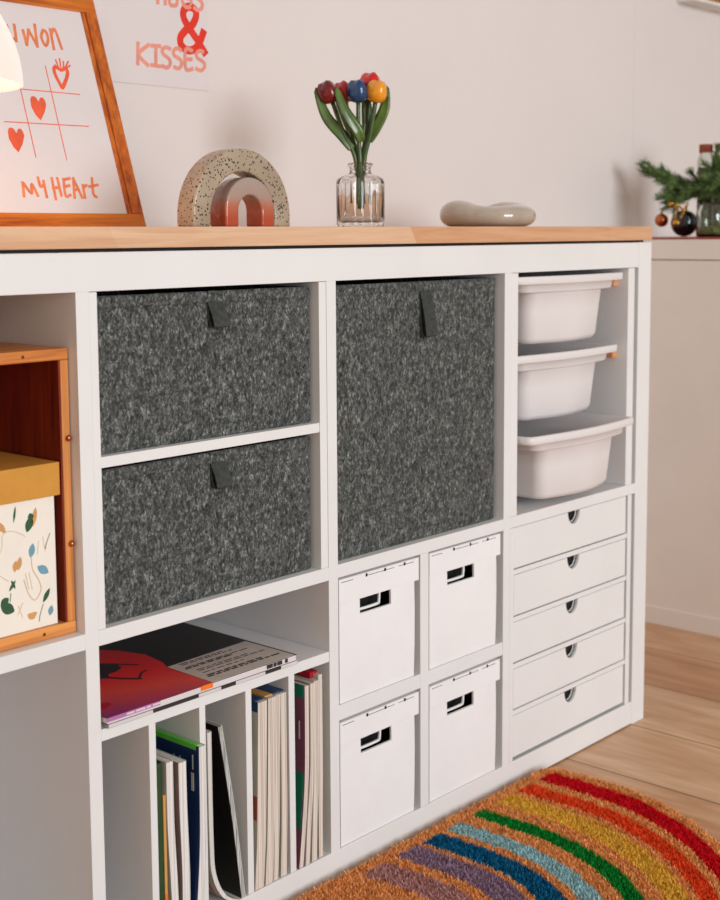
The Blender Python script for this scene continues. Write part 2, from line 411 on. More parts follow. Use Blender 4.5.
felt_box(2.75, 33.45, 1.0, 39.12, 54.85, 17.6, 2.5, 2.2, 'wide grey felt box with pull tab, lower one right above the magazines')
felt_box(37.0, 69.75, 1.1, 39.12, 72.1, 53.3, 5.6, 2.2, 'tall square grey felt box with long pull tab, above the white cardboard boxes')

# ------------------------------------------------------------------ white cardboard boxes
def card_box(x0, x1, z0, z1, label, sag=.0):
    t = thing('cardboard_box', label, 'storage box', ((x0+x1)/2, 16, z0), 'white lidded cardboard boxes')
    zl = z1-3.0; y0 = .26; d = 34; W = x1-x0
    hx0, hx1, hz0, hz1 = x0+3.95, x0+9.75, zl-1.95, zl-.1
    bx0, bx1 = x0+.3, x1-.75
    # slightly bulging front wall built as strips around the hand hole
    bm = bmesh.new(); cols = [bx0, bx0+1.6, hx0, (hx0+hx1)/2, hx1, bx1-2, bx1]; rows = [z0, z0+4, z0+8, hz0, hz1, z1-.35]
    def P(i, j, back):
        x, z = cols[i], rows[j]; u = (x-bx0)/(bx1-bx0); v = (z-z0)/(z1-z0)
        b = .16*math.sin(math.pi*u)*math.sin(math.pi*min(1, v*1.1))
        xs = x + (.22*math.sin(math.pi*v) if i == 6 else 0)
        return (xs, y0-b+(.28 if back else 0), z)
    V = {(i, j, k): bm.verts.new(P(i, j, k)) for i in range(7) for j in range(6) for k in (0, 1)}
    hole = {(2, 3), (3, 3)}
    for i in range(6):
        for j in range(5):
            if (i, j) in hole: continue
            for k in (0, 1): bm.faces.new([V[i,j,k], V[i+1,j,k], V[i+1,j+1,k], V[i,j+1,k]])
            for (a, b, c, d2) in (((i-1, j), (i, j), (i, j+1), 'l'), ((i+1, j), (i+1, j), (i+1, j+1), 'r'), ((i, j-1), (i, j), (i+1, j), 'b'), ((i, j+1), (i, j+1), (i+1, j+1), 't')):
                if a in hole or not (0 <= a[0] < 6 and 0 <= a[1] < 5): bm.faces.new([V[b+(0,)], V[c+(0,)], V[c+(1,)], V[b+(1,)]])
    box(bm, bx0, bx0+.28, y0+.28, d, z0, z1-.35); box(bm, bx1-.28, bx1+.02, y0+.28, d, z0, z1-.35)
    box(bm, bx0+.28, bx1-.28, d-.3, d, z0, z1-.35); box(bm, bx0+.28, bx1-.28, y0+.28, d-.3, z0, z0+.3)
    body = obj('body', bm, 'card', t)
    # inner flap seen through the hand hole: a pale curved edge round a dark inside
    bm = bmesh.new()
    stroke(bm, [(hx0-.2, hz0+.3), (hx1-2.0, hz0+.3), (hx1-1.5, hz0+.6), (hx1-1.4, hz1+.3)], .3, lambda a, b, d_: (a, d_, b), y0+.55, y0+.75)
    obj('hand_hole_flap', bm, 'card', body)
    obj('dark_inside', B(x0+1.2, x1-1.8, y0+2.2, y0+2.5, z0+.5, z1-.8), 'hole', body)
    # lid: skirt with the hand hole notch, top plate and fold slots
    bm = bmesh.new()
    box(bm, x0+.05, x1, 0, .3, zl+.06, z1-.12)
    box(bm, x0+.05, x0+.3, .3, d+.4, zl, z1-.12); box(bm, x1-.25, x1, .3, d+.4, zl, z1-.12)
    box(bm, x0+.05, x1, d+.4, d+.7, zl, z1-.12); box(bm, x0+.05, x1, 0, d+.7, z1-.12, z1)
    lid = obj('lid', bm, 'card', t, .05)
    for a, b in ((.02, .17), (.33, .68), (.72, .93)):
        zz = z1-.42
        obj('fold_slot', B(x0+W*a+.15, x0+W*b, -.012, .02, zz, zz+.07), 'ink', lid)
    for a in (.32, .55, .8):
        obj('fold_notch', B(x0+W*a, x0+W*a+.35, -.015, .02, z1-.5, z1-.12), 'hole', lid)
card_box(36.78, 51.82, 21.85, 37.2, 'white lidded cardboard box with hand hole, upper left of the four')
card_box(53.95, 69.45, 21.85, 37.25, 'white lidded cardboard box with hand hole, upper right of the four')
card_box(36.78, 51.78, 3.9, 19.6, 'white lidded cardboard box with hand hole, lower left of the four')
card_box(53.95, 69.5, 3.9, 19.6, 'white lidded cardboard box with hand hole, lower right of the four')

# ------------------------------------------------------------------ plastic bins
def plastic_bin(y0, zt, label):
    t = thing('plastic_bin', label, 'storage bin', (87.85, y0+17, zt-9.8), 'white plastic bins on rails')
    cx, L = 87.85, 34; cy = y0+L/2+.5; h = L/2
    def R(hx, iy, r, z, bow=1.2): return rrect(cx, cy, hx, h-iy, r, z, 6, bow)
    bw = 1.1
    rs = [R(8.0, 2.6, 1.6, zt-9.75, bw), R(8.8, 1.7, 1.8, zt-9.6, bw), R(9.15, 1.3, 1.9, zt-8.9, bw), R(9.5, 1.0, 1.9, zt-5, bw), R(9.8, .8, 1.9, zt-2.4, bw),
          R(10.0, .75, 1.9, zt-2.35, bw), R(11.5, .65, 1.5, zt-2.3, bw), R(11.9, .5, 1.4, zt-2.1, bw), R(12.1, .45, 1.4, zt-1.15, bw),
          R(13.8, 0.05, 1.1, zt-1.1, bw), R(14.0, 0, 1.0, zt-1.0, bw), R(14.0, 0, 1.0, zt-.1, bw), R(13.9, .08, 1.0, zt, bw),
          R(13.3, .5, 1.1, zt, bw), R(13.1, .7, 1.1, zt-.15, bw), R(10.3, 1.2, 1.6, zt-2.1, bw), R(9.5, 1.3, 1.8, zt-2.6, bw), R(8.8, 1.7, 1.8, zt-8.8, bw), R(8.0, 2.3, 1.6, zt-9.3, bw)]
    # the flange stands on the birch rails, the top lip in front is a wider pull
    obj('tub', rings(bmesh.new(), rs), 'plastic', t, smooth=True)
    bm = bmesh.new(); box(bm, cx-13.2, cx+13.2, y0+L+.55, y0+L+.75, zt-1.0, zt-.3); obj('rear_lip', bm, 'plastic', t, .05)
    return t
plastic_bin(-.15, 72.05, 'white plastic bin, top one of the three in the right column')
plastic_bin(.65, 61.05, 'white plastic bin, middle one of three in the right column')
plastic_bin(-2.4, 50.05, 'white plastic bin pulled out furthest, right above the drawers')

# ------------------------------------------------------------------ crate and gift box
t = thing('wooden_crate', 'orange pine crate with dark red lining in the top left cube', 'crate', (-16, 12, 39.1))
x0, x1, y0, y1, z0, z1 = -31, -.12, 1.3, 26, 39.12, 67.35
obj('top_board', B(x0, x1, y0, y1, z1-1.15, z1), 'crate', t, .15)
obj('bottom_board', B(x0, x1, y0, y1, z0, z0+1.2), 'crate', t, .12)
obj('side_board', B(x1-.95, x1-.02, y0+.02, y1, z0+1.2, z1-1.15), 'cratev', t, .12)
obj('side_board', B(x0, x0+1.15, y0+.02, y1, z0+1.2, z1-1.15), 'cratev', t, .12)
obj('lining', B((x1-1.15, x1-.95, y0+.12, y1, z0+1.2, z1-1.15), (x0+1.15, x1-1.15, y1-.6, y1, z0+1.2, z1-1.15)), 'redwood', t)
for z in (58.55, 48.1):
    bm = bmesh.new(); lathe(bm, 0, 0, [(.12, 0), (.26, .05), (.33, .2), (.22, .38), (.05, .42)], 14)
    bmesh.ops.rotate(bm, verts=bm.verts, matrix=Matrix.Rotation(math.radians(90), 3, 'X')); bmesh.ops.translate(bm, verts=bm.verts, vec=(x1-.32, y0+.05, z))
    obj('screw', bm, 'copper', t, smooth=True)
for x in (-5.3, -3.9): 
    bm = bmesh.new(); lathe(bm, x, 0, [(.08, -.02), (.17, 0), (.17, .03), (.05, .05)], 10)
    bmesh.ops.rotate(bm, verts=bm.verts, matrix=Matrix.Rotation(math.radians(90), 3, 'X'), cent=(x, 0, 0)); bmesh.ops.translate(bm, verts=bm.verts, vec=(0, y0, z1-.55 if x < -5 else z0+.6))
    obj('wood_knot', bm, 'screw', t)

t = thing('gift_box', 'mustard lidded gift box with cream leaf patterned sides inside the pine crate', 'box', (-13, 9, 40.3))
obj('body', B(-24.1, -1.95, 1.75, 17.6, 40.34, 54), 'gift', t, .06)
obj('lid', B(-24.5, -1.5, 1.35, 18, 53.1, 56.35), 'mustard', t, .08)
# printed motifs: mapped in the plane of the front
bodyo = t.children[0]
def leafp(cx, cz, l, w, ang):
    pts = []; n = 8
    for i in range(n+1): u = i/n; pts.append((u*l-l/2, w*math.sin(math.pi*u)**.8))
    pts += [(u[0], -u[1]) for u in pts[-2:0:-1]]; c, s = math.cos(ang), math.sin(ang)
    return [(cx+a*c-b*s, cz+a*s+b*c) for a, b in pts]
yf = 1.75
def motifs(mat, leaves, lines, w=.07, name='printed_motif'):
    bm = bmesh.new()
    for i, l in enumerate(leaves): extr(bm, leafp(*l), F, yf-.02-.002*i, yf+.01)
    for l in lines: stroke(bm, l, w, F, yf-.018, yf+.01)
    obj(name, bm, mat, bodyo)
motifs('greenp', [(-4.9, 50.7, 1.6, .42, 1.2), (-4.7, 51.4, .7, .35, .2), (-6.5, 51.9, 1.6, .12, 1.4), (-7.6, 43.0, 1.7, .55, -.5), (-7.9, 43.7, 1.1, .4, .6), (-3.2, 43.4, 1.5, .25, 1.0), (-7.0, 45.1, 1.2, .16, .9), (-6.9, 45.2, 1.0, .14, 2.0), (-12, 50, 1.8, .5, .8), (-13.5, 45, 1.6, .5, 2.2), (-17, 48, 1.7, .4, .5)],
       [[(-3.6, 42.6), (-4.0, 41.6), (-4.1, 41.0)], [(-7.2, 44.4), (-7.3, 43.6)], [(-2.6, 49.4), (-3.1, 48.3), (-3.1, 48)]])
motifs('bluet', [(-4.7, 48.1, 1.4, .35, 1.35), (-3.5, 46.0, 1.5, .42, -.6), (-2.75, 41.8, 1.0, .3, 1.3), (-10, 47, 1.5, .4, .9), (-15, 42, 1.5, .4, .3)], [])
motifs('tanp', [(-4.3, 51.3, 1.9, .28, 1.35), (-8.0, 50.9, 1.6, .3, 2.2), (-6.6, 46.9, 1.1, .3, 1.4), (-6.15, 47.1, 1.3, .28, 1.35), (-5.0, 41.7, 1.0, .32, 2.6), (-4.7, 41.8, .8, .25, .4), (-11, 43, 1.4, .4, 1), (-16, 45, 1.3, .4, 2)], [[(-4.8, 47.6), (-4.7, 46.3), (-4.1, 45.2), (-3.8, 44.1), (-4.5, 43.2), (-5.2, 43.9), (-5.7, 45.4)]])
motifs('beigep', [], [[(-8.6, 47.9), (-8.0, 49.0), (-7.9, 50.1), (-7.2, 50.4), (-6.2, 50.1), (-5.4, 49.6)], [(-5.5, 46.0), (-5.2, 44.4)], [(-5.1, 46.0), (-4.8, 44.3)], [(-3.9, 48.9), (-4.1, 47.6)], [(-3.4, 49.2), (-3.2, 47.8)], [(-8.6, 46.5), (-7.4, 45.6)], [(-6.4, 43.0), (-6.0, 41.8)], [(-5.9, 43.2), (-6.5, 42.2)], [(-12, 52), (-11.4, 49.5), (-10, 49)], [(-14, 50), (-15.5, 48), (-15, 46)]], .09)

# ------------------------------------------------------------------ picture frame leaning on the wall
X1, YB, ZB, LA = 34.2, 30.8, 78.97, math.radians(18.3)
t = thing('picture_frame', 'orange oak picture frame with a hearts tic-tac-toe print leaning on the wall', 'picture frame', (22, 33, 78.95))
def FR(a, b, d): return (a, YB + b*math.sin(LA) + d*math.cos(LA), ZB + b*math.cos(LA) - d*math.sin(LA))    # d runs into the picture
H = 31.6; XL = 9.7
def slab(a0, a1, b0, b1, d0, d1, bm=None):
    return rings(bm or bmesh.new(), [[FR(a0,b0,d), FR(a1,b0,d), FR(a1,b1,d), FR(a0,b1,d)] for d in (d0, d1)])
def slab_bm(*a): return slab(*a)
obj('frame_rail', slab(XL, X1, 0.02, 2.0, 0, 1.5), 'oakh', t, .1)
obj('frame_rail', slab(XL, X1, H-2.0, H, 0, 1.5), 'oakh', t, .1)
obj('frame_stile', slab(X1-2.4, X1-1.75, 2.0, H-2.0, .2, 1.5, slab_bm(X1-1.7, X1, 2.0, H-2.0, 0, 1.5)), 'oakv', t, .1)
obj('frame_stile', slab(XL, XL+2.4, 2.0, H-2.0, 0, 1.5), 'oakv', t, .1)
pr = obj('print', slab(XL+1.6, X1-1.6, 1.6, H-1.6, .34, 1.3), 'paper', t)
D0, D1 = .315, .35
_FR = FR
def FA(a, b, d): return _FR(a+.27, b+.22, d)
won = [[(16.6,26.4),(17.1,25.2)], [(17.7,26.3),(16.7,23.4)], [(18.6,25.9),(18.2,24.9),(18.6,24.2),(19.1,25.0),(18.6,25.9)], [(19.62, 26.17), (19.8, 24.6),(20.45,24.5)], [(20.71, 26.38), (20.65, 25.49), (20.49, 24.23)], [(21.85, 25.78), (21.94, 23.87)], [(22.71, 25.95), (21.94, 23.87)], [(22.71, 25.95), (23.48, 23.82)], [(23.82, 26.75), (23.48, 23.82)], [(24.9, 26.13), (24.42, 25.17), (24.78, 24.03), (25.4, 25.0), (25.3, 26.0), (24.9, 26.13)], [(26.06, 26.41), (25.95, 23.71)], [(26.04, 25.66), (26.76, 26.5), (27.19, 23.91)]]
heart = [[(16.75, 5.68), (16.5, 3.93)], [(16.9, 5.51), (17.68, 4.3), (17.99, 5.54), (18.51, 4.05)], [(19.1, 6.37), (19.2, 5.22), (19.8, 5.59)], [(19.79, 5.94), (19.77, 3.9)], [(21.11, 6.34), (21.02, 3.65)], [(21.93, 6.36), (21.96, 4.12)], [(20.98, 5.08), (21.93, 5.19)], [(22.84, 6.3), (22.58, 4.13), (23.33, 4.23)], [(22.82, 6.2), (23.81, 6.41)], [(22.72, 5.3), (23.51, 5.45)], [(24.31, 6.34), (23.87, 3.88)], [(24.33, 6.43), (25.03, 3.9)], [(24.03, 4.88), (24.79, 4.99)], [(25.57, 5.55), (25.45, 3.91)], [(25.58, 5.19), (26.11, 5.57)], [(27.22, 6.51), (26.88, 4.48), (27.3, 4.03)], [(26.49, 5.39), (27.89, 5.65)]]
bm = bmesh.new()
for s in won: stroke(bm, s, .4, FA, D0, D1)
for s in heart: stroke(bm, s, .38, FA, D0, D1)
obj('handwritten_words', bm, 'orange', pr)
bm = bmesh.new()
for s in [[(24.01, 21.3), (23.99, 8.83)], [(19.5, 21.3), (19.49, 9.01)], [(16.1, 17.86), (28.38, 17.81)], [(16.1, 13.4), (28.59, 13.52)]]: stroke(bm, s, .12, FA, D0, D1)
obj('grid_lines', bm, 'coral', pr)
h1 = [(21.45, 13.88), (22.3, 15.0), (22.78, 16.0), (22.75,16.6), (22.48, 16.98), (22.1,16.9), (21.75, 16.34), (21.5,16.9), (21.18, 17.05), (20.8,16.95), (20.58, 16.53), (20.5, 15.6), (20.9, 14.5)]
h2 = [(a-4.3, b-4.35) for a, b in h1]
for hh_ in (h1, h2): obj('printed_heart', extr(bmesh.new(), hh_, FA, D0, D1), 'coral', pr)
bm = bmesh.new()
oc = [(25.93, 18.55), (26.85, 19.85), (27.25, 20.75), (27.05, 21.25), (26.36, 20.95), (25.65, 21.25), (25.25, 21.0), (25.25, 20.2), (25.6, 19.1)]
stroke(bm, oc+[oc[0], oc[1]], .5, FA, D0, D1)
for s in [[(25.56, 21.53), (25.67, 21.27)], [(26.47, 22.47), (26.37, 21.43)], [(26.96, 22.14), (26.81, 21.37)], [(27.73, 22.22), (27.14, 21.41)], [(27.9, 21.67), (27.31, 21.34)], [(25.82, 22.22), (25.97, 21.38)]]: stroke(bm, s, .22, FA, D0, D1)
obj('printed_heart', bm, 'coral', pr)

# ------------------------------------------------------------------ poster
t = thing('poster', 'unframed white paper poster with HUGS & KISSES taped to the wall', 'poster', (44, 40.9, 105))
P_ = obj('sheet', B(33.2, 54.4, 40.86, 40.96, 98.6, 128.3), 'paper', t)
kiss = [[(41.61, 104.07), (41.49, 101.31)], [(43.46, 104.0), (41.68, 102.58), (43.27, 101.26)], [(44.01, 103.97), (45.45, 104.03)], [(44.74, 103.99), (44.65, 101.27)], [(43.92, 101.34), (45.36, 101.3)], [(47.24, 103.86), (46.57, 104.0), (45.95, 103.65), (45.98, 103.06), (47.09, 102.4), (47.25, 101.81), (46.72, 101.22), (45.89, 101.35)], [(49.18, 103.87), (48.61, 104.03), (47.99, 103.73), (47.97, 103.07), (49.14, 102.49), (49.31, 101.82), (48.76, 101.29), (48.01, 101.4)], [(51.26, 103.98), (50.1, 103.96), (50.08, 101.37), (51.31, 101.44)], [(50.11, 102.67), (51.18, 102.76)], [(53.38, 104.01), (52.79, 104.08), (52.19, 103.72), (52.22, 103.12), (53.46, 102.53), (53.61, 101.93), (52.96, 101.35), (52.09, 101.54)]]
hugs = [[(45.28, 112.4), (45.24, 109.87)], [(46.62, 112.4), (46.58, 109.88)], [(45.26, 111.1), (46.6, 111.1)], [(47.39, 112.4), (47.35, 110.16), (47.97, 109.81), (48.71, 110.18), (48.75, 112.4)], [(51.23, 112.2), (50.27, 112.35), (49.59, 111.2), (50.16, 109.95), (51.19, 110.1), (51.25, 111.1), (50.63, 111.1)], [(53.33, 112.1), (52.51, 112.35), (52.05, 111.7), (53.3, 110.9), (53.28, 110.08), (52.46, 109.73), (51.9, 109.95)]]
bm = bmesh.new()
for s in kiss+hugs: stroke(bm, s, .56, F, 40.83, 40.87)
obj('pink_lettering', bm, 'pink', P_)
amp = [(53.7, 103.95), (52.2, 105.7), (50.62, 107.3), (49.85, 108.5), (50.0, 109.5), (50.96, 110.0), (52.0, 109.7), (52.2, 108.85), (51.5, 107.6), (50.0, 106.5), (49.2, 105.5), (49.4, 104.5), (50.5, 103.95), (51.9, 104.3), (52.9, 105.45), (53.5, 106.7)]
bm = bmesh.new(); stroke(bm, amp, 1.15, F, 40.84, 40.88); obj('ampersand', bm, 'redink', P_)

# ------------------------------------------------------------------ lamp
t = thing('table_lamp', 'lit white dome table lamp on the worktop in front of the picture', 'lamp', (-11.3, 12, 78.95))
lx, ly = -11.3, 12
prof = []
for i in range(0, 15):
    a = math.pi/2*i/14; prof.append((11.9*math.cos(a)+.001, 92.4+12.1*math.sin(a)))
inn = [(11.6*math.cos(math.pi/2*i/14)+.001, 92.4+11.8*math.sin(math.pi/2*i/14)) for i in range(14, -1, -1)]
obj('lamp_shade', lathe(bmesh.new(), lx, ly, prof+inn+[prof[0]], 64, cap0=False, cap1=False), 'shade', t, smooth=True)
obj('base', lathe(bmesh.new(), lx, ly, [(6.4, 78.97), (6.5, 79.3), (5.8, 79.8), (1.6, 80.4), (.8, 81.5)], 40), 'lampm', t, smooth=True)
obj('pole', lathe(bmesh.new(), lx, ly, [(.8, 80.5), (.8, 95.0)], 20), 'lampm', t, smooth=True)
obj('bulb', lathe(bmesh.new(), lx, ly, [(1.2, 95.0), (1.3, 96.0), (2.4, 98.5), (2.6, 100), (1.9, 101.6), (.6, 102.4)], 24), mk_emit('warm_bulb', (255,196,130), 6, (255,240,220)), t, smooth=True)

# ------------------------------------------------------------------ arches
def arch(name, label, x0, x1, ri, y0, y1, z0, zt, mat, bev):
    t = thing(name, label, 'ornament', ((x0+x1)/2, (y0+y1)/2, z0)); cx = (x0+x1)/2; ro = (x1-x0)/2; zc = zt-ro
    poly = [(x0, z0)] + [(cx-ro*math.cos(a), zc+ro*math.sin(a)) for a in [math.pi*i/36 for i in range(37)]] + [(x1, z0), (cx+ri, z0)] + \
           [(cx+ri*math.cos(a), zc+ri*math.sin(a)) for a in [math.pi*i/28 for i in range(29)]] + [(cx-ri, z0)]
    o = obj(name+'_body', extr(bmesh.new(), poly, F, y0, y1), mat, t, bev, True, 4)
    return t
arch('speckled_arch', 'large speckled clay arch ornament on the worktop behind the small pink one', 23.9, 39.5, 5.08, 10, 13.0, 78.97, 88.1, 'speck', .3)
arch('ombre_arch', 'small pink and coral glazed arch nested inside the speckled one', 28.7, 36.6, 1.85, 9.8, 12.7, 78.97, 84.8, 'ombre', .3)

# ------------------------------------------------------------------ vase and tulips
vx, vy = 57.9, 15.0
t = thing('glass_vase', 'small ribbed clear glass bottle vase holding the tulips', 'vase', (vx, vy, 78.95))
def vring(r, z, sq, fl=.035):
    n = 96; out = []
    for i in range(n):
        a = 2*math.pi*i/n + math.radians(42)
        k = 1/((abs(math.cos(a-math.radians(42)))**sq + abs(math.sin(a-math.radians(42)))**sq)**(1/sq))
        rr = r*k*(1+fl*math.cos(20*2*math.pi*i/n)); out.append((vx+rr*math.cos(a), vy+rr*math.sin(a), z))
    return out
vr = [vring(2.75, 78.97, 3.4, 0), vring(3.05, 79.1, 4, .01), vring(3.1, 79.5, 4), vring(3.1, 84.9, 4), vring(3.0, 85.35, 3.6, .02), vring(2.5, 85.7, 3, .01), vring(1.6, 86.0, 2, 0), vring(1.42, 86.3, 2, 0), vring(1.42, 86.9, 2, 0), vring(1.7, 87.05, 2, 0), vring(1.7, 87.35, 2, 0), vring(1.5, 87.5, 2, 0),
      vring(1.25, 87.3, 2, 0), vring(1.2, 86.2, 2, 0), vring(2.3, 85.4, 3, 0), vring(2.8, 85.0, 3.6, 0), vring(2.86, 84.5, 4, 0), vring(2.86, 79.9, 4, 0), vring(2.5, 79.6, 3.6, 0)]
obj('vase_body', rings(bmesh.new(), vr), 'glass', t, smooth=True)
rr = Vector((.6658, -.7461, 0)); ff = Vector((.7461, .6658, 0)); VC = Vector((vx, vy, 0))
def vp(a, z, d=0): return VC + rr*a + ff*d + Vector((0, 0, z))
def tulip(label, mat, top, neck, end, lf, r=1.12, hb=3.0, lean=0):
    """top/neck/end = (across, height, depth) of bloom base, neck crossing and stem foot"""
    t = thing('tulip', label, 'flower', vp(*end), 'wooden tulips in the glass vase')
    b = Vector(vp(*top)); nk = vp(*neck); e = vp(*end)
    obj('stem', tube(bmesh.new(), smoothpts([e, nk, nk.lerp(b, .5)+rr*(.12*(1 if top[0] > 0 else -1)), b], 6), .3, 10), 'stem', t, smooth=True)
    d = (b - nk).normalized(); r *= 1.22; prof = [(.25, -.05), (.75, .2), (1.0, .7), (1.05, 1.2), (1.0, 1.9), (.85, 2.4), (.6, 2.75), (.3, 2.9), (.05, 2.95)]
    rot = Vector((0,0,1)).rotation_difference(d).to_matrix(); bm = bmesh.new(); n = 36; rs = []
    for rad, h in prof:
        lob = .07 if h < 1.5 else .12
        rs.append([b + rot @ Vector((r*rad*(1+lob*math.cos(3*2*math.pi*i/n))*math.cos(2*math.pi*i/n), r*rad*(1+lob*math.cos(3*2*math.pi*i/n))*math.sin(2*math.pi*i/n), h*hb/3 + (.22*math.cos(3*2*math.pi*i/n) if h > 2.3 and h < 2.9 else 0))) for i in range(n)])
    obj('bloom', rings(bm, rs), mat, t, smooth=True)
    for pts, w, yaw in lf:
        P = smoothpts([vp(*p) for p in pts], 5); rs = []; side = (rr*math.cos(yaw)+ff*math.sin(yaw))
        for i, p in enumerate(P):
            u = i/(len(P)-1); ww = w*1.3*(.3+.7*math.sin(math.pi*min(1, (.12+u*.86)))**.8) if u < .97 else .04
            dn = (P[min(i+1,len(P)-1)]-P[max(i-1,0)]).normalized(); s_ = (side - dn*side.dot(dn)).normalized(); nn = s_.cross(dn)
            th = .1
            rs.append([p - s_*ww + nn*.25*ww, p - s_*ww*.5 + nn*.02, p - nn*.1, p + s_*ww*.5 + nn*.02, p + s_*ww + nn*.25*ww, p + s_*ww*.5 + nn*(.02+th), p + nn*(th-.04), p - s_*ww*.5 + nn*(.02+th)])
        obj('leaf', rings(bmesh.new(), rs), 'leaf', t, smooth=True)
    return t
tulip('dark crimson wooden tulip at the left of the bunch in the vase', 'crimson', (-3.6, 95.4, -.5), (-.55, 87.6, -.2), (-.7, 81.9, -.2), [([(-1.1, 89.3, -.4), (-2.3, 91.0, -.5), (-4.5, 93.6, -.6), (-5.85, 97.4, -.4)], .62, .2)], 1.05)
tulip('rose red wooden tulip half hidden behind the blue one', 'rose', (-1.85, 95.5, .9), (-.25, 87.6, .35), (-.25, 81.7, .3), [([(-.8, 90.8, .8), (-1.6, 93, 1.1), (-2.7, 96, 1.3), (-3.1, 98.2, 1.3)], .55, -.5)], 1.0, 2.9)
tulip('dark blue wooden tulip in the middle front of the bunch', 'bluep', (-.2, 95.35, -.9), (.0, 87.6, -.5), (.05, 81.1, -.5), [([(.1, 90.2, -1.0), (-.3, 91.6, -1.5), (-2.0, 94.2, -1.8), (-3.15, 97.3, -1.6)], .62, .25)], 1.08)
tulip('yellow wooden tulip at the right of the bunch in the vase', 'yell', (2.05, 95.4, -.5), (.55, 87.6, -.1), (.75, 81.8, -.1), [([(1.2, 90.3, -.1), (2.2, 92.2, 0), (3.35, 94.8, .1), (3.55, 97.7, .2)], .6, -.2)], 1.12, 2.9)
tulip('bright red wooden tulip standing tallest, behind the yellow one', 'redp', (1.35, 96.9, 1.3), (.3, 87.6, .55), (.35, 81.7, .5), [([(.7, 90.5, .7), (1.0, 92.5, .9), (.9, 95, 1.2), (.7, 97, 1.2)], .6, .1)], 1.12, 2.6)

# ------------------------------------------------------------------ ceramic dish
dx, dy = 89.6, 17.0
bm = bmesh.new(); n, m = 72, 22; rs = []
for i in range(n):
    a = 2*math.pi*i/n
    av = a - math.radians(-48)
    h = 1.7 + .24*math.sin(2*a+2.2) + .14*math.sin(3*a+.6); Rm = 5.0 + .18*math.sin(3*a+1); tr = 2.45 + .12*math.sin(2*a)
    rs.append([(dx+(Rm+tr*math.cos(b)*(1.0 if math.cos(b) > 0 else 1.3))*math.cos(a), dy+(Rm+tr*math.cos(b)*(1.0 if math.cos(b) > 0 else 1.3))*math.sin(a), 78.98+h*1.0+(h if math.sin(b) > 0 else 1.6*0+h)*math.copysign(abs(math.sin(b))**.85, math.sin(b))) for b in [2*math.pi*j/m for j in range(m)]])
rs.append(rs[0]); rings(bm, rs, False, False); bmesh.ops.remove_doubles(bm, verts=bm.verts, dist=.001)
lathe(bm, dx, dy, [(3.2, 79.6), (3.2, 80.2)], 32)
tag(obj('ceramic_dish', bm, 'dish', None, 0, True, org=(dx, dy, 78.95)), 'greige glazed ceramic ring dish lying low near the worktop end', 'dish')

# ------------------------------------------------------------------ magazines
def blockp(bm, prof, o0, o1, y0, y1, zt=0, zb=0, n=14):
    """prof: list of (z, x) from bottom to top; slab between offsets o0 and o1 in x"""
    P = smoothpts([(x, 0, z) for z, x in prof], 6)
    P[0].z += zb; P[-1].z -= zt
    rings(bm, [[(p.x+o0, y0, p.z), (p.x+o1, y0, p.z), (p.x+o1, y1, p.z), (p.x+o0, y1, p.z)] for p in P]); return bm
def magazine(label, prof, th, y0, cov, pg='pages', depth=21, cov2=None, parts=(), group='magazines standing in the rack'):
    z0 = prof[0][0]; t = thing('magazine', label, 'magazine', (prof[0][1]+th/2, y0+depth/2, z0), group)
    obj('pages', blockp(bmesh.new(), prof, .04, th-.04, y0, y0+depth-.1, .1, .05), pg, t)
    c = obj('cover', blockp(bmesh.new(), prof, 0, .04, y0-.02, y0+depth), cov, t)
    obj('back_cover', blockp(bmesh.new(), prof, th-.04, th, y0-.02, y0+depth), cov2 or cov, t)
    obj('spine', blockp(bmesh.new(), prof, 0, th, y0+depth-.1, y0+depth), cov, t)
    for nm, mat, o0, o1, ya, yb, za, zb in parts:
        bm = bmesh.new(); Q = smoothpts([(x, 0, z) for z, x in prof], 12); P = []
        for q in range(9):
            zz = za+(zb-za)*q/8; k = max(1, next((i for i, p in enumerate(Q) if p.z >= zz), len(Q)-1)); u = (zz-Q[k-1].z)/max(1e-6, Q[k].z-Q[k-1].z); P.append(Q[k-1].lerp(Q[k], u))
        if 1:
            rings(bm, [[(p.x+o0, ya, p.z), (p.x+o1, ya, p.z), (p.x+o1, yb, p.z), (p.x+o0, yb, p.z)] for p in P]); obj(nm, bm, mat, c)
    return t
Z = 3.87
# slot two
magazine('thin dark green magazine at the far left of the second slot', [(Z, 8.7), (14, 8.66), (23.1, 8.66)], .75, .3, 'dgreen', 'dgreen')
magazine('slim magazine with ochre edge squeezed beside the dark green one', [(Z, 9.45), (13, 9.45), (19.5, 9.45)], .35, .2, 'tan', 'tan', parts=[('orange_patch', 'orangeb', -.02, .37, .17, .22, 5, 8.5)])
magazine('white edged magazine with pale cover, left of the mauve one', [(Z, 10.35), (9, 10.2), (16, 9.9), (22.95, 9.86)], .95, .1, 'palec', 'pagew')
magazine('mauve grey magazine with thick cream pages beside the navy one', [(Z, 11.5), (10, 11.6), (17, 11.4), (22.5, 11.35)], 1.1, -.1, 'mauve', 'pagew', cov2='palec')
magazine('navy magazine with lime green top edge and white bowed pages', [(Z, 12.75), (8, 13.2), (14, 13.6), (23.75, 13.68)], .93, -.75, 'navy', 'pagew', cov2='palec',
         parts=[('lime_edge', 'lime', -.03, .6, -.3, 20.3, 23.25, 23.8), ('cover_text', 'palec', -.04, 0, .1, .5, 18.6, 20.6), ('cover_text', 'palec', -.04, 0, .15, .3, 21.0, 22.6), ('cover_text', 'bluet', -.04, 0, 2.2, 2.4, 11, 22), ('cover_text', 'bluet', -.04, 0, 3.2, 3.35, 11, 22)])
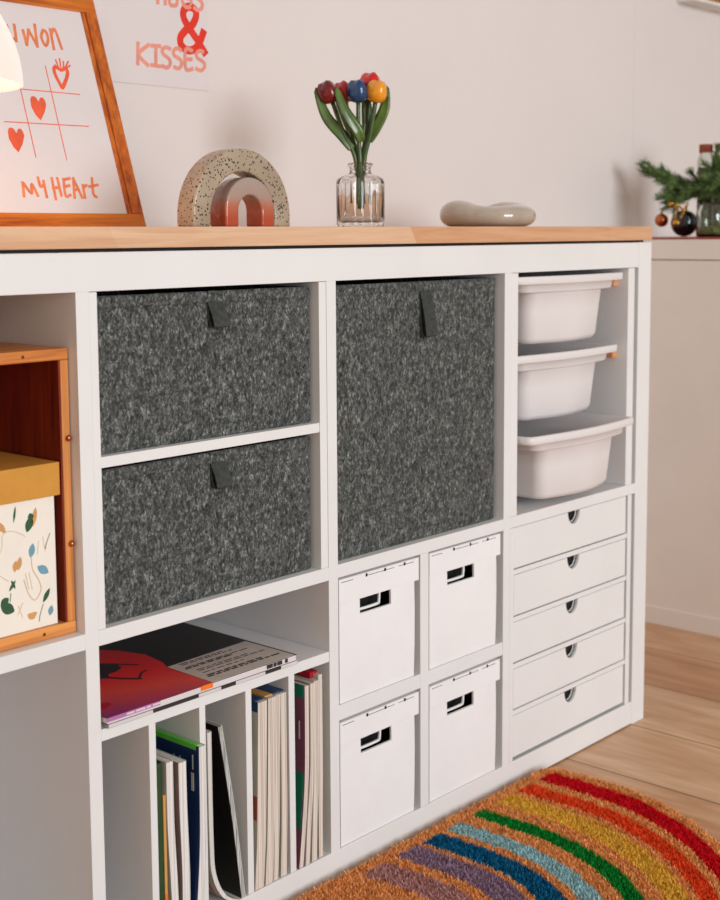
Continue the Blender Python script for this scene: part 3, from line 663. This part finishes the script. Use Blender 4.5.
# slot three
magazine('white magazine sagging into a curve at its foot beside the black book', [(Z, 19.4), (5.2, 17.4), (8, 16.0), (12, 15.65), (24.6, 15.6)], .6, 0, 'palec', 'pagew',
         parts=[('cover_text', 'rust', -.03, 0, 1.0+.8*k, 1.45+.8*k, 4.3+.1*k, 9.0-.3*k) for k in range(4)])
t = thing('book', 'black hardcover book with grey page edges leaning in the third slot', 'book', (20, 12, Z))
pf = [(Z, 20.35), (14, 19.05), (24.7, 17.25)]
obj('front_cover', blockp(bmesh.new(), pf, 0, .12, .2, 22), 'black', t)
obj('pages', blockp(bmesh.new(), pf, .12, .6, .25, 21.7, .15, .0), 'pageg', t)
obj('back_cover', blockp(bmesh.new(), pf, .6, .72, .2, 22), 'palec', t)
obj('spine', blockp(bmesh.new(), pf, 0, .72, 22, 22.15), 'black', t)
# slot four
magazine('thick magazine with pale cover and blue top, first in the fourth slot', [(Z, 22.5), (10, 22.95), (18, 23.2), (25.8, 23.4)], 1.4, .15, 'palec', parts=[('blue_band', 'steel', -.03, 0, .2, 21, 24.6, 25.8), ('rust_band', 'rust', -.03, 0, .2, 21, 12.0, 14.8), ('blue_top', 'steel', .02, 1.38, .7, 21, 25.62, 25.85)])
magazine('cream paged magazine with tan top edge in the fourth slot', [(Z, 24.1), (12, 24.6), (25.9, 24.95)], 1.2, .1, 'palec', parts=[('tan_top', 'tan', 0, 1.2, .7, 21, 25.6, 25.98)])
magazine('slim cream paged magazine third in the fourth slot', [(Z, 25.5), (12, 25.9), (25.95, 26.25)], .75, .2, 'palec', parts=[('blue_top', 'steel', 0, .75, .7, 21, 25.6, 26.02)])
magazine('cream paged magazine with blue top edge against the fourth slot wall', [(Z, 26.75), (12, 27.0), (25.9, 27.05)], .95, .25, 'palec', parts=[('blue_top', 'steel', 0, .95, .7, 21, 25.5, 26.0)])
# slot five
magazine('teal and plum covered magazine, first in the last slot', [(Z, 29.6), (9, 30.2), (16, 30.75), (25.8, 30.85)], .75, .1, 'plum', parts=[('teal_patch', 'teal', -.03, 0, .3, 20, 8.5, 15.2), ('teal_patch', 'teal', -.035, 0, .3, 20, 24.3, 25.8), ('pale_mark', 'label', -.04, 0, .9, 1.1, 19.2, 21.4)])
magazine('cream paged magazine second in the last slot', [(Z, 30.6), (9, 31.0), (16, 31.6), (25.9, 31.65)], .7, .0, 'palec')
magazine('thick cream paged magazine third in the last slot', [(Z, 31.8), (9, 32.0), (16, 32.4), (26.0, 32.4)], .85, .1, 'palec')
magazine('magazine with red top edge against the wall of the last slot', [(Z, 33.2), (9, 33.2), (16, 33.3), (26.5, 33.3)], 0.7, .25, 'palec', parts=[('red_top', 'redc', -.6, .7, 1.0, 21, 26.0, 26.7)])

# lying on the rack
def flatmag(name, label, x0, x1, y0, y1, z0, z1, cov, rot=0, pg='paper'):
    t = thing(name, label, 'magazine', ((x0+x1)/2, (y0+y1)/2, z0), 'magazines lying flat on the rack')
    obj('pages', B(x0+.1, x1-.1, y0+.05, y1-.1, z0+.05, z1-.05), pg, t)
    c = obj('cover', B(x0, x1, y0, y1, z1-.05, z1), cov, t)
    obj('back_cover', B(x0, x1, y0, y1, z0, z0+.05), cov, t)
    return t, c
t, c = flatmag('magazine', 'pale magazine with black marks lying under the red and black one', 2.2, 29.4, -.35, 20.5, 28.92, 29.5, 'palec')
bm = bmesh.new()
for a, b in ((8.0, 14.2), (17.5, 19.6), (24.2, 26.6)): box(bm, a, b, -.38, -.3, 28.98, 29.44)
obj('edge_print', bm, 'ink', t.children[0])
t, c = flatmag('magazine', 'magazine with red sunset photo, black field and grey text panel lying on top', 1.75, 28.8, -.75, 22, 29.52, 30.25, 'black')
zt = 30.25
U = lambda a, b, d: (a, b, d)
redpoly = [(1.8, -.72), (15.9, -.72), (15.9, 6.7), (16.8, 8.6), (17.4, 12.4), (16.3, 16.0), (14.8, 18.0), (10, 20.2), (1.8, 21)]
obj('sunset_photo', extr(bmesh.new(), redpoly, U, zt, zt+.02), 'redprint', c)
obj('red_spot', extr(bmesh.new(), [(4.02, 3.18), (4.67, 2.81), (4.43, 1.95), (3.23, 1.49), (2.61, 1.6), (2.8, 2.9)], U, zt+.02, zt+.03), 'redc', c)
bm = bmesh.new(); extr(bm, [(8.2, 14.2), (12.2, 13.5), (13.0, 12.1), (12.7, 10.8), (11.6, 10.1), (10.2, 10.0), (9.6, 8.9), (8.4, 9.4), (7.6, 11.6)], U, zt+.02, zt+.035)
for q_, w_ in (([(12.4, 12.9), (14.4, 10.2)], .42), ([(9.2, 9.6), (10.4, 7.6), (11.6, 6.2)], .5), ([(11.5, 6.3), (12.9, 7.6), (13.8, 7.9)], .3)): stroke(bm, q_, w_, U, zt+.035, zt+.02, False)
obj('dancer_silhouette', bm, 'black', c)
obj('text_panel', extr(bmesh.new(), [(15.95, -.7), (28.5, -.7), (28.4, 7.4), (16.1, 7.0)], U, zt, zt+.02), 'label', c)
bm = bmesh.new(); random.seed(3)
for r_, yy in enumerate((.9, 1.35, 2.4, 3.2, 3.65, 4.7, 5.15, 6.1, 6.5)):
    x = 16.6 + random.random()
    while x < 26.8 - (r_ % 3)*1.6:
        w = random.uniform(.5, 1.3); box(bm, x, x+w, yy, yy+(.34 if r_ in (0, 1, 5) else .2), zt+.02, zt+.026); x += w+.25
obj('text_lines', bm, 'ink', c)
bm = bmesh.new()
box(bm, 1.8, 8.6, -.78, -.7, 29.8, 30.22); obj('lilac_spine', bm, 'lilac', c)
obj('orange_corner', B(14.2, 15.9, -.79, -.69, 29.75, 30.27), 'orangeb', c)
bm = bmesh.new()
for a, b in ((4.2, 5.2), (5.4, 6.6), (6.8, 7.3), (7.6, 8.6)): box(bm, a, b, -.8, -.77, 29.92, 30.1)
obj('spine_text', bm, 'paper', c)
bm = bmesh.new()
for a, b in ((24.0, 24.9), (25.05, 25.5), (25.65, 26.4), (26.9, 27.3)): box(bm, a, b, -.79, -.74, 29.7, 30.15)
obj('spine_text', bm, 'ink', c)

# ------------------------------------------------------------------ rug
RO = (28, -12, 0); zt = 1.7
def rug_r(x, y):
    x -= 28; y += 12; y = y*.45 if y > 0 else y; r4 = ((x*x+y*y)**.5/100)**4
    return math.sqrt(x*x + y*y*(1+14.6*r4))
def rug_outline(off=0, n=120):
    out = []; a0 = math.radians(12)
    for i in range(n+1):
        a = a0 - (math.pi+2*a0)*i/n; lo, hi = 10, 60
        for _ in range(30):
            m_ = (lo+hi)/2
            if rug_r(28+m_*math.cos(a), -12+m_*math.sin(a)) < 52-off: lo = m_
            else: hi = m_
        out.append((28+lo*math.cos(a), min(-12+lo*math.sin(a), -1.75-off)))
    return out
t = thing('doormat', 'half round coir doormat with rainbow stripes on the floor along the shelving unit', 'doormat', RO)
obj('backing', extr(bmesh.new(), rug_outline(.4), U, 0.02, 1.0), 'dark', t)
pile = bmesh.new(); random.seed(11)
me = bpy.data.meshes.new('pile'); vs = []; fs = []
def blade(x, y, z0, h, w, dx_, dy_, ang):
    k = len(vs); ca, sa = math.cos(ang)*w, math.sin(ang)*w
    mx, my, mz = x+dx_*.45, y+dy_*.45, z0+h*.65
    vs.extend([(x-ca, y-sa, z0), (x+ca, y+sa, z0), (mx+ca*.9, my+sa*.9, mz), (mx-ca*.9, my-sa*.9, mz), (x+dx_, y+dy_, z0+h)])
    fs.extend([(k, k+1, k+2, k+3), (k+3, k+2, k+4)])
def inside(x, y): return y < -1.75 and not (x > 77.6 and y > -1.75-(x-77.6)*1.2) and rug_r(x, y) < 51.8 - (.9 if y > -3 else 0)
cnt = 0
while cnt < 120000:
    x = random.uniform(12, 80.5); y = random.uniform(-50, -1.6)
    if not inside(x, y): continue
    cnt += 1
    edge = 51.8-rug_r(x, y) < .9 or y > -2.4
    sp = .5 if edge else .32
    blade(x, y, 1.2, random.uniform(.45, .9), random.uniform(.06, .12), random.gauss(0, sp*.6), random.gauss(0, sp*.6), random.uniform(0, math.pi))
for i in range(12000):      # the part of the mat outside the picture, sparser
    x = random.uniform(-24, 80); y = random.uniform(-57, -1.6) if x < 12 else random.uniform(-57, -50)
    if inside(x, y): blade(x, y, 1.2, random.uniform(.5, .9), .14, random.gauss(0, .3), random.gauss(0, .3), random.uniform(0, math.pi))
me.from_pydata([((a-RO[0])*S, (b-RO[1])*S, c_*S) for a, b, c_ in vs], [], fs); me.materials.append(M['rug']); pile.free()
po = bpy.data.objects.new('coir_pile', me); C.objects.link(po); po.parent = t
obj('pile_base', extr(bmesh.new(), rug_outline(.25), U, .6, 1.5), 'rug', t)

# ------------------------------------------------------------------ right-hand cabinet and its decoration
t = thing('cabinet', 'plain beige white cabinet at the right edge, standing past the shelving unit', 'cabinet', (177, -5, 0))
obj('body', B(157.5, 197, -62, 40, 0, 72.6), 'cab', t, .1)
obj('top_panel', B(157.3, 197.2, -62.2, 40.1, 72.75, 76.6), 'cab', t, .15)
obj('plinth', B(157.15, 157.55, -62, 40, 0, 3.55), 'cab', t, .08)
tag(obj('tray', B(158.2, 184, -8, 31, 76.61, 77.05), 'tray', None, .1, org=(171, 11, 76.6)), 'thin red brown tray under the Christmas greenery on the cabinet', 'tray')
def bauble(label, x, y, zc, r, mat, cap):
    t = thing('bauble', label, 'bauble', (x, y, zc-r), 'Christmas baubles by the pine branch')
    obj('ball', lathe(bmesh.new(), x, y, [(max(.02, r*math.sin(math.pi*i/16)), zc-r*math.cos(math.pi*i/16)) for i in range(17)], 28), mat, t, smooth=True)
    obj('cap', lathe(bmesh.new(), x, y, [(r*.22, zc+r*.93), (r*.22, zc+r*1.12)], 14), cap, t)
    if r > 2:
        for dz in (-1, 1): obj('highlight_strand', tube(bmesh.new(), smoothpts([(x-.2, y+.3*dz, zc+r*1.05), (x-1.1, y+1.3*dz, zc+r*1.45), (x-1.5, y+.8*dz, zc+r*.95), (x-r*.95, y+.6*dz, zc+r*.35)], 5), .22, 8), 'gold', t, smooth=True)  # added gold strands imitating the highlight on the dark ball
        obj('gold_glint', lathe(bmesh.new(), x-r*.78, y+.5, [(.9, zc-.45), (1.0, zc), (.9, zc+.45), (.1, zc+1.0)], 8), 'gold', t, smooth=True)  # added gold piece imitating a glint on the ball's front
    obj('hanger', tube(bmesh.new(), [(x, y, zc+r*1.1), (x+.15, y+.1, zc+r*1.5), (x, y+.3, zc+r*1.7), (x-.1, y+.6, zc+r*2.2)], .06, 6), cap, t)
bauble('large shiny black bauble standing on the tray', 165, 24.6, 79.75, 2.62, 'bauble', 'gold')
bauble('small copper bauble hanging at the left tip of the greenery', 165, 29.6, 80.4, 1.35, 'copper', 'gold')
bauble('small gold bauble half hidden in the needles', 164.6, 27.2, 83.6, .8, 'gold', 'gold')
def branch(label, pts, seeds, nl=2.3):
    random.seed(seeds); t = PB
    P = smoothpts(pts, 8); tw_o = obj('twig', tube(bmesh.new(), P, [.35-.25*i/len(P) for i in range(len(P))], 6), 'bark', t)
    bm = bmesh.new(); tw = [P]
    for k in range(1, len(P)-1, 2):
        d = (P[k+1]-P[k]).normalized(); s = Vector((random.uniform(-.5, .5), random.uniform(-1, 1), random.uniform(-.5, .8)))
        tw.append([P[k]+(d*1.0+s*.8)*q for q in (0, 1.2, 2.4, 3.6)])
    for T_ in tw:
        for i in range(len(T_)-1):
            a, b = T_[i], T_[i+1]; d = (b-a).normalized(); m_ = max(10, int((b-a).length*34))
            for j in range(m_):
                p = a.lerp(b, random.random()); v = Vector((random.gauss(0, 1), random.gauss(0, 1), random.gauss(0, 1))); v = (v - d*v.dot(d)).normalized()
                e = p + (v*.75+d*.65)*nl*random.uniform(.6, 1); sd = v.cross(d)*.1
                bm.faces.new([bm.verts.new(q) for q in (p-sd, p+sd, e+sd*.4, e-sd*.4)])
    obj('needles', bm, 'pine', tw_o)
PB = thing('pine_branch', 'spreading bunch of green pine branches over the tray on the cabinet', 'branch', (166, 14, 83))
branch('', [(166, 10, 84.5), (166, 17, 86.2), (165.5, 23, 87.0), (165, 27.5, 88.6), (165, 31, 90.0)], 5, 1.8)
branch('', [(166, 12, 84), (166, 18, 85.2), (165, 24, 84.8), (165, 28.0, 83.2)], 6, 1.7)
branch('', [(168, 8, 84), (167, 16, 85.6), (166, 22, 87.2), (165.5, 28, 87.4)], 8, 2.0)
branch('', [(167, 14, 83), (167, 16.5, 86), (167, 18, 88.5), (167.5, 19.5, 90.3)], 9, 1.5)
branch('', [(164, 12, 86), (164, 16, 87), (164.5, 21, 86.5), (165, 26, 86.0)], 12, 1.8)
t = thing('glass_jar', 'clear glass jar with green filling beside the black bauble', 'jar', (163, 17.6, 77.05))
obj('jar_body', lathe(bmesh.new(), 163, 17.6, [(2.6, 77.1), (3.0, 77.5), (3.0, 82), (2.5, 83), (2.4, 83.6), (2.2, 83.6), (2.3, 82.9), (2.8, 81.9), (2.8, 77.7), (2.4, 77.4)], 32), 'vial', t, smooth=True)
obj('filling', lathe(bmesh.new(), 163, 17.6, [(2.5, 77.5), (2.6, 78.0), (2.0, 78.8), (.8, 79.1)], 16), 'filler', t, smooth=True)
for i, (x, y, lab) in enumerate(((171.5, 23.6, 'small glass bottle with rust red cap, left of the pair'), (171.5, 20.0, 'small glass bottle with rust red cap, cut by the picture edge'))):
    t = thing('bottle', lab, 'bottle', (x, y, 77.05), 'small capped bottles on the tray')
    hh = 95.3
    obj('glass', lathe(bmesh.new(), x, y, [(1.5, 77.1), (1.6, 77.4), (1.6, hh-3), (1.2, hh-2), (1.2, hh-1.4)], 24), 'vial', t, smooth=True)
    obj('cap', lathe(bmesh.new(), x, y, [(1.35, hh-1.6), (1.35, hh), (1.2, hh+.1)], 20), 'cork', t)
    obj('filling', lathe(bmesh.new(), x, y, [(1.3, 77.5), (1.3, hh-4.5)], 16), 'filler', t)

# board on the wall, top right corner
t = thing('wall_shelf', 'brown wooden wall shelf with pale underside in the top right corner', 'wall shelf', (230, 38, 128))
obj('board', B(190.5, 290, 36.8, 40.8, 127.95, 132), 'ledge', t, .1)
obj('underside_panel', B(190, 290.5, 36.4, 40.8, 127.25, 127.95), 'paleu', t, .08)

# ------------------------------------------------------------------ light
w = bpy.data.worlds.new('room_light'); bpy.context.scene.world = w; w.use_nodes = True
bg = w.node_tree.nodes['Background']; bg.inputs[0].default_value = (1.0, .83, .66, 1); bg.inputs[1].default_value = .47
def area(name, loc, target, sx, sy, power, col):
    l = bpy.data.lights.new(name, 'AREA'); l.shape = 'RECTANGLE'; l.size = sx; l.size_y = sy; l.energy = power; l.color = col
    o = bpy.data.objects.new(name, l); C.objects.link(o); o.location = Vector(loc)
    o.rotation_euler = (Vector(target)-Vector(loc)).to_track_quat('-Z', 'Y').to_euler(); return o
area('window_daylight', (-.2, -5.2, 1.5), (.8, 0, .3), 2.4, 2.0, 192, (.9, .955, 1))
l = bpy.data.lights.new('lamp_bulb_light', 'POINT'); l.energy = 1.9; l.color = (1, .52, .25); l.shadow_soft_size = .03
o = bpy.data.objects.new('lamp_bulb_light', l); C.objects.link(o); o.location = (-.113, .12, .93)

# ------------------------------------------------------------------ camera
cam = bpy.data.cameras.new('camera'); co = bpy.data.objects.new('camera', cam); C.objects.link(co)
px, py, pz, yaw, pitch, roll, f, cy_ = -78.3145, -106.2861, 78.1617, 0.8422, 0.1097, -0.0061, 1348.5341, 381.8267
cyw, syw, cp, sp, cr, sr = math.cos(yaw), math.sin(yaw), math.cos(pitch), math.sin(pitch), math.cos(roll), math.sin(roll)
fw = Vector((syw*cp, cyw*cp, -sp)); rt = Vector((cyw, -syw, 0)); up = rt.cross(fw)
r2 = rt*cr + up*sr; u2 = -rt*sr + up*cr
co.matrix_world = Matrix(((r2.x, u2.x, -fw.x, px*S), (r2.y, u2.y, -fw.y, py*S), (r2.z, u2.z, -fw.z, pz*S), (0, 0, 0, 1)))
cam.sensor_fit = 'VERTICAL'; cam.sensor_height = 36; cam.sensor_width = 28.8; cam.lens = f/900*36; cam.shift_y = (cy_-450)/900
cam.clip_start = .05
cam.dof.use_dof = True; cam.dof.focus_distance = 1.5; cam.dof.aperture_fstop = 8.0
sc = bpy.context.scene; sc.camera = co
vs_ = sc.view_settings; vs_.view_transform = 'Standard'; vs_.look = 'None'; vs_.exposure = 0.0; vs_.gamma = 1; vs_.use_curve_mapping = False
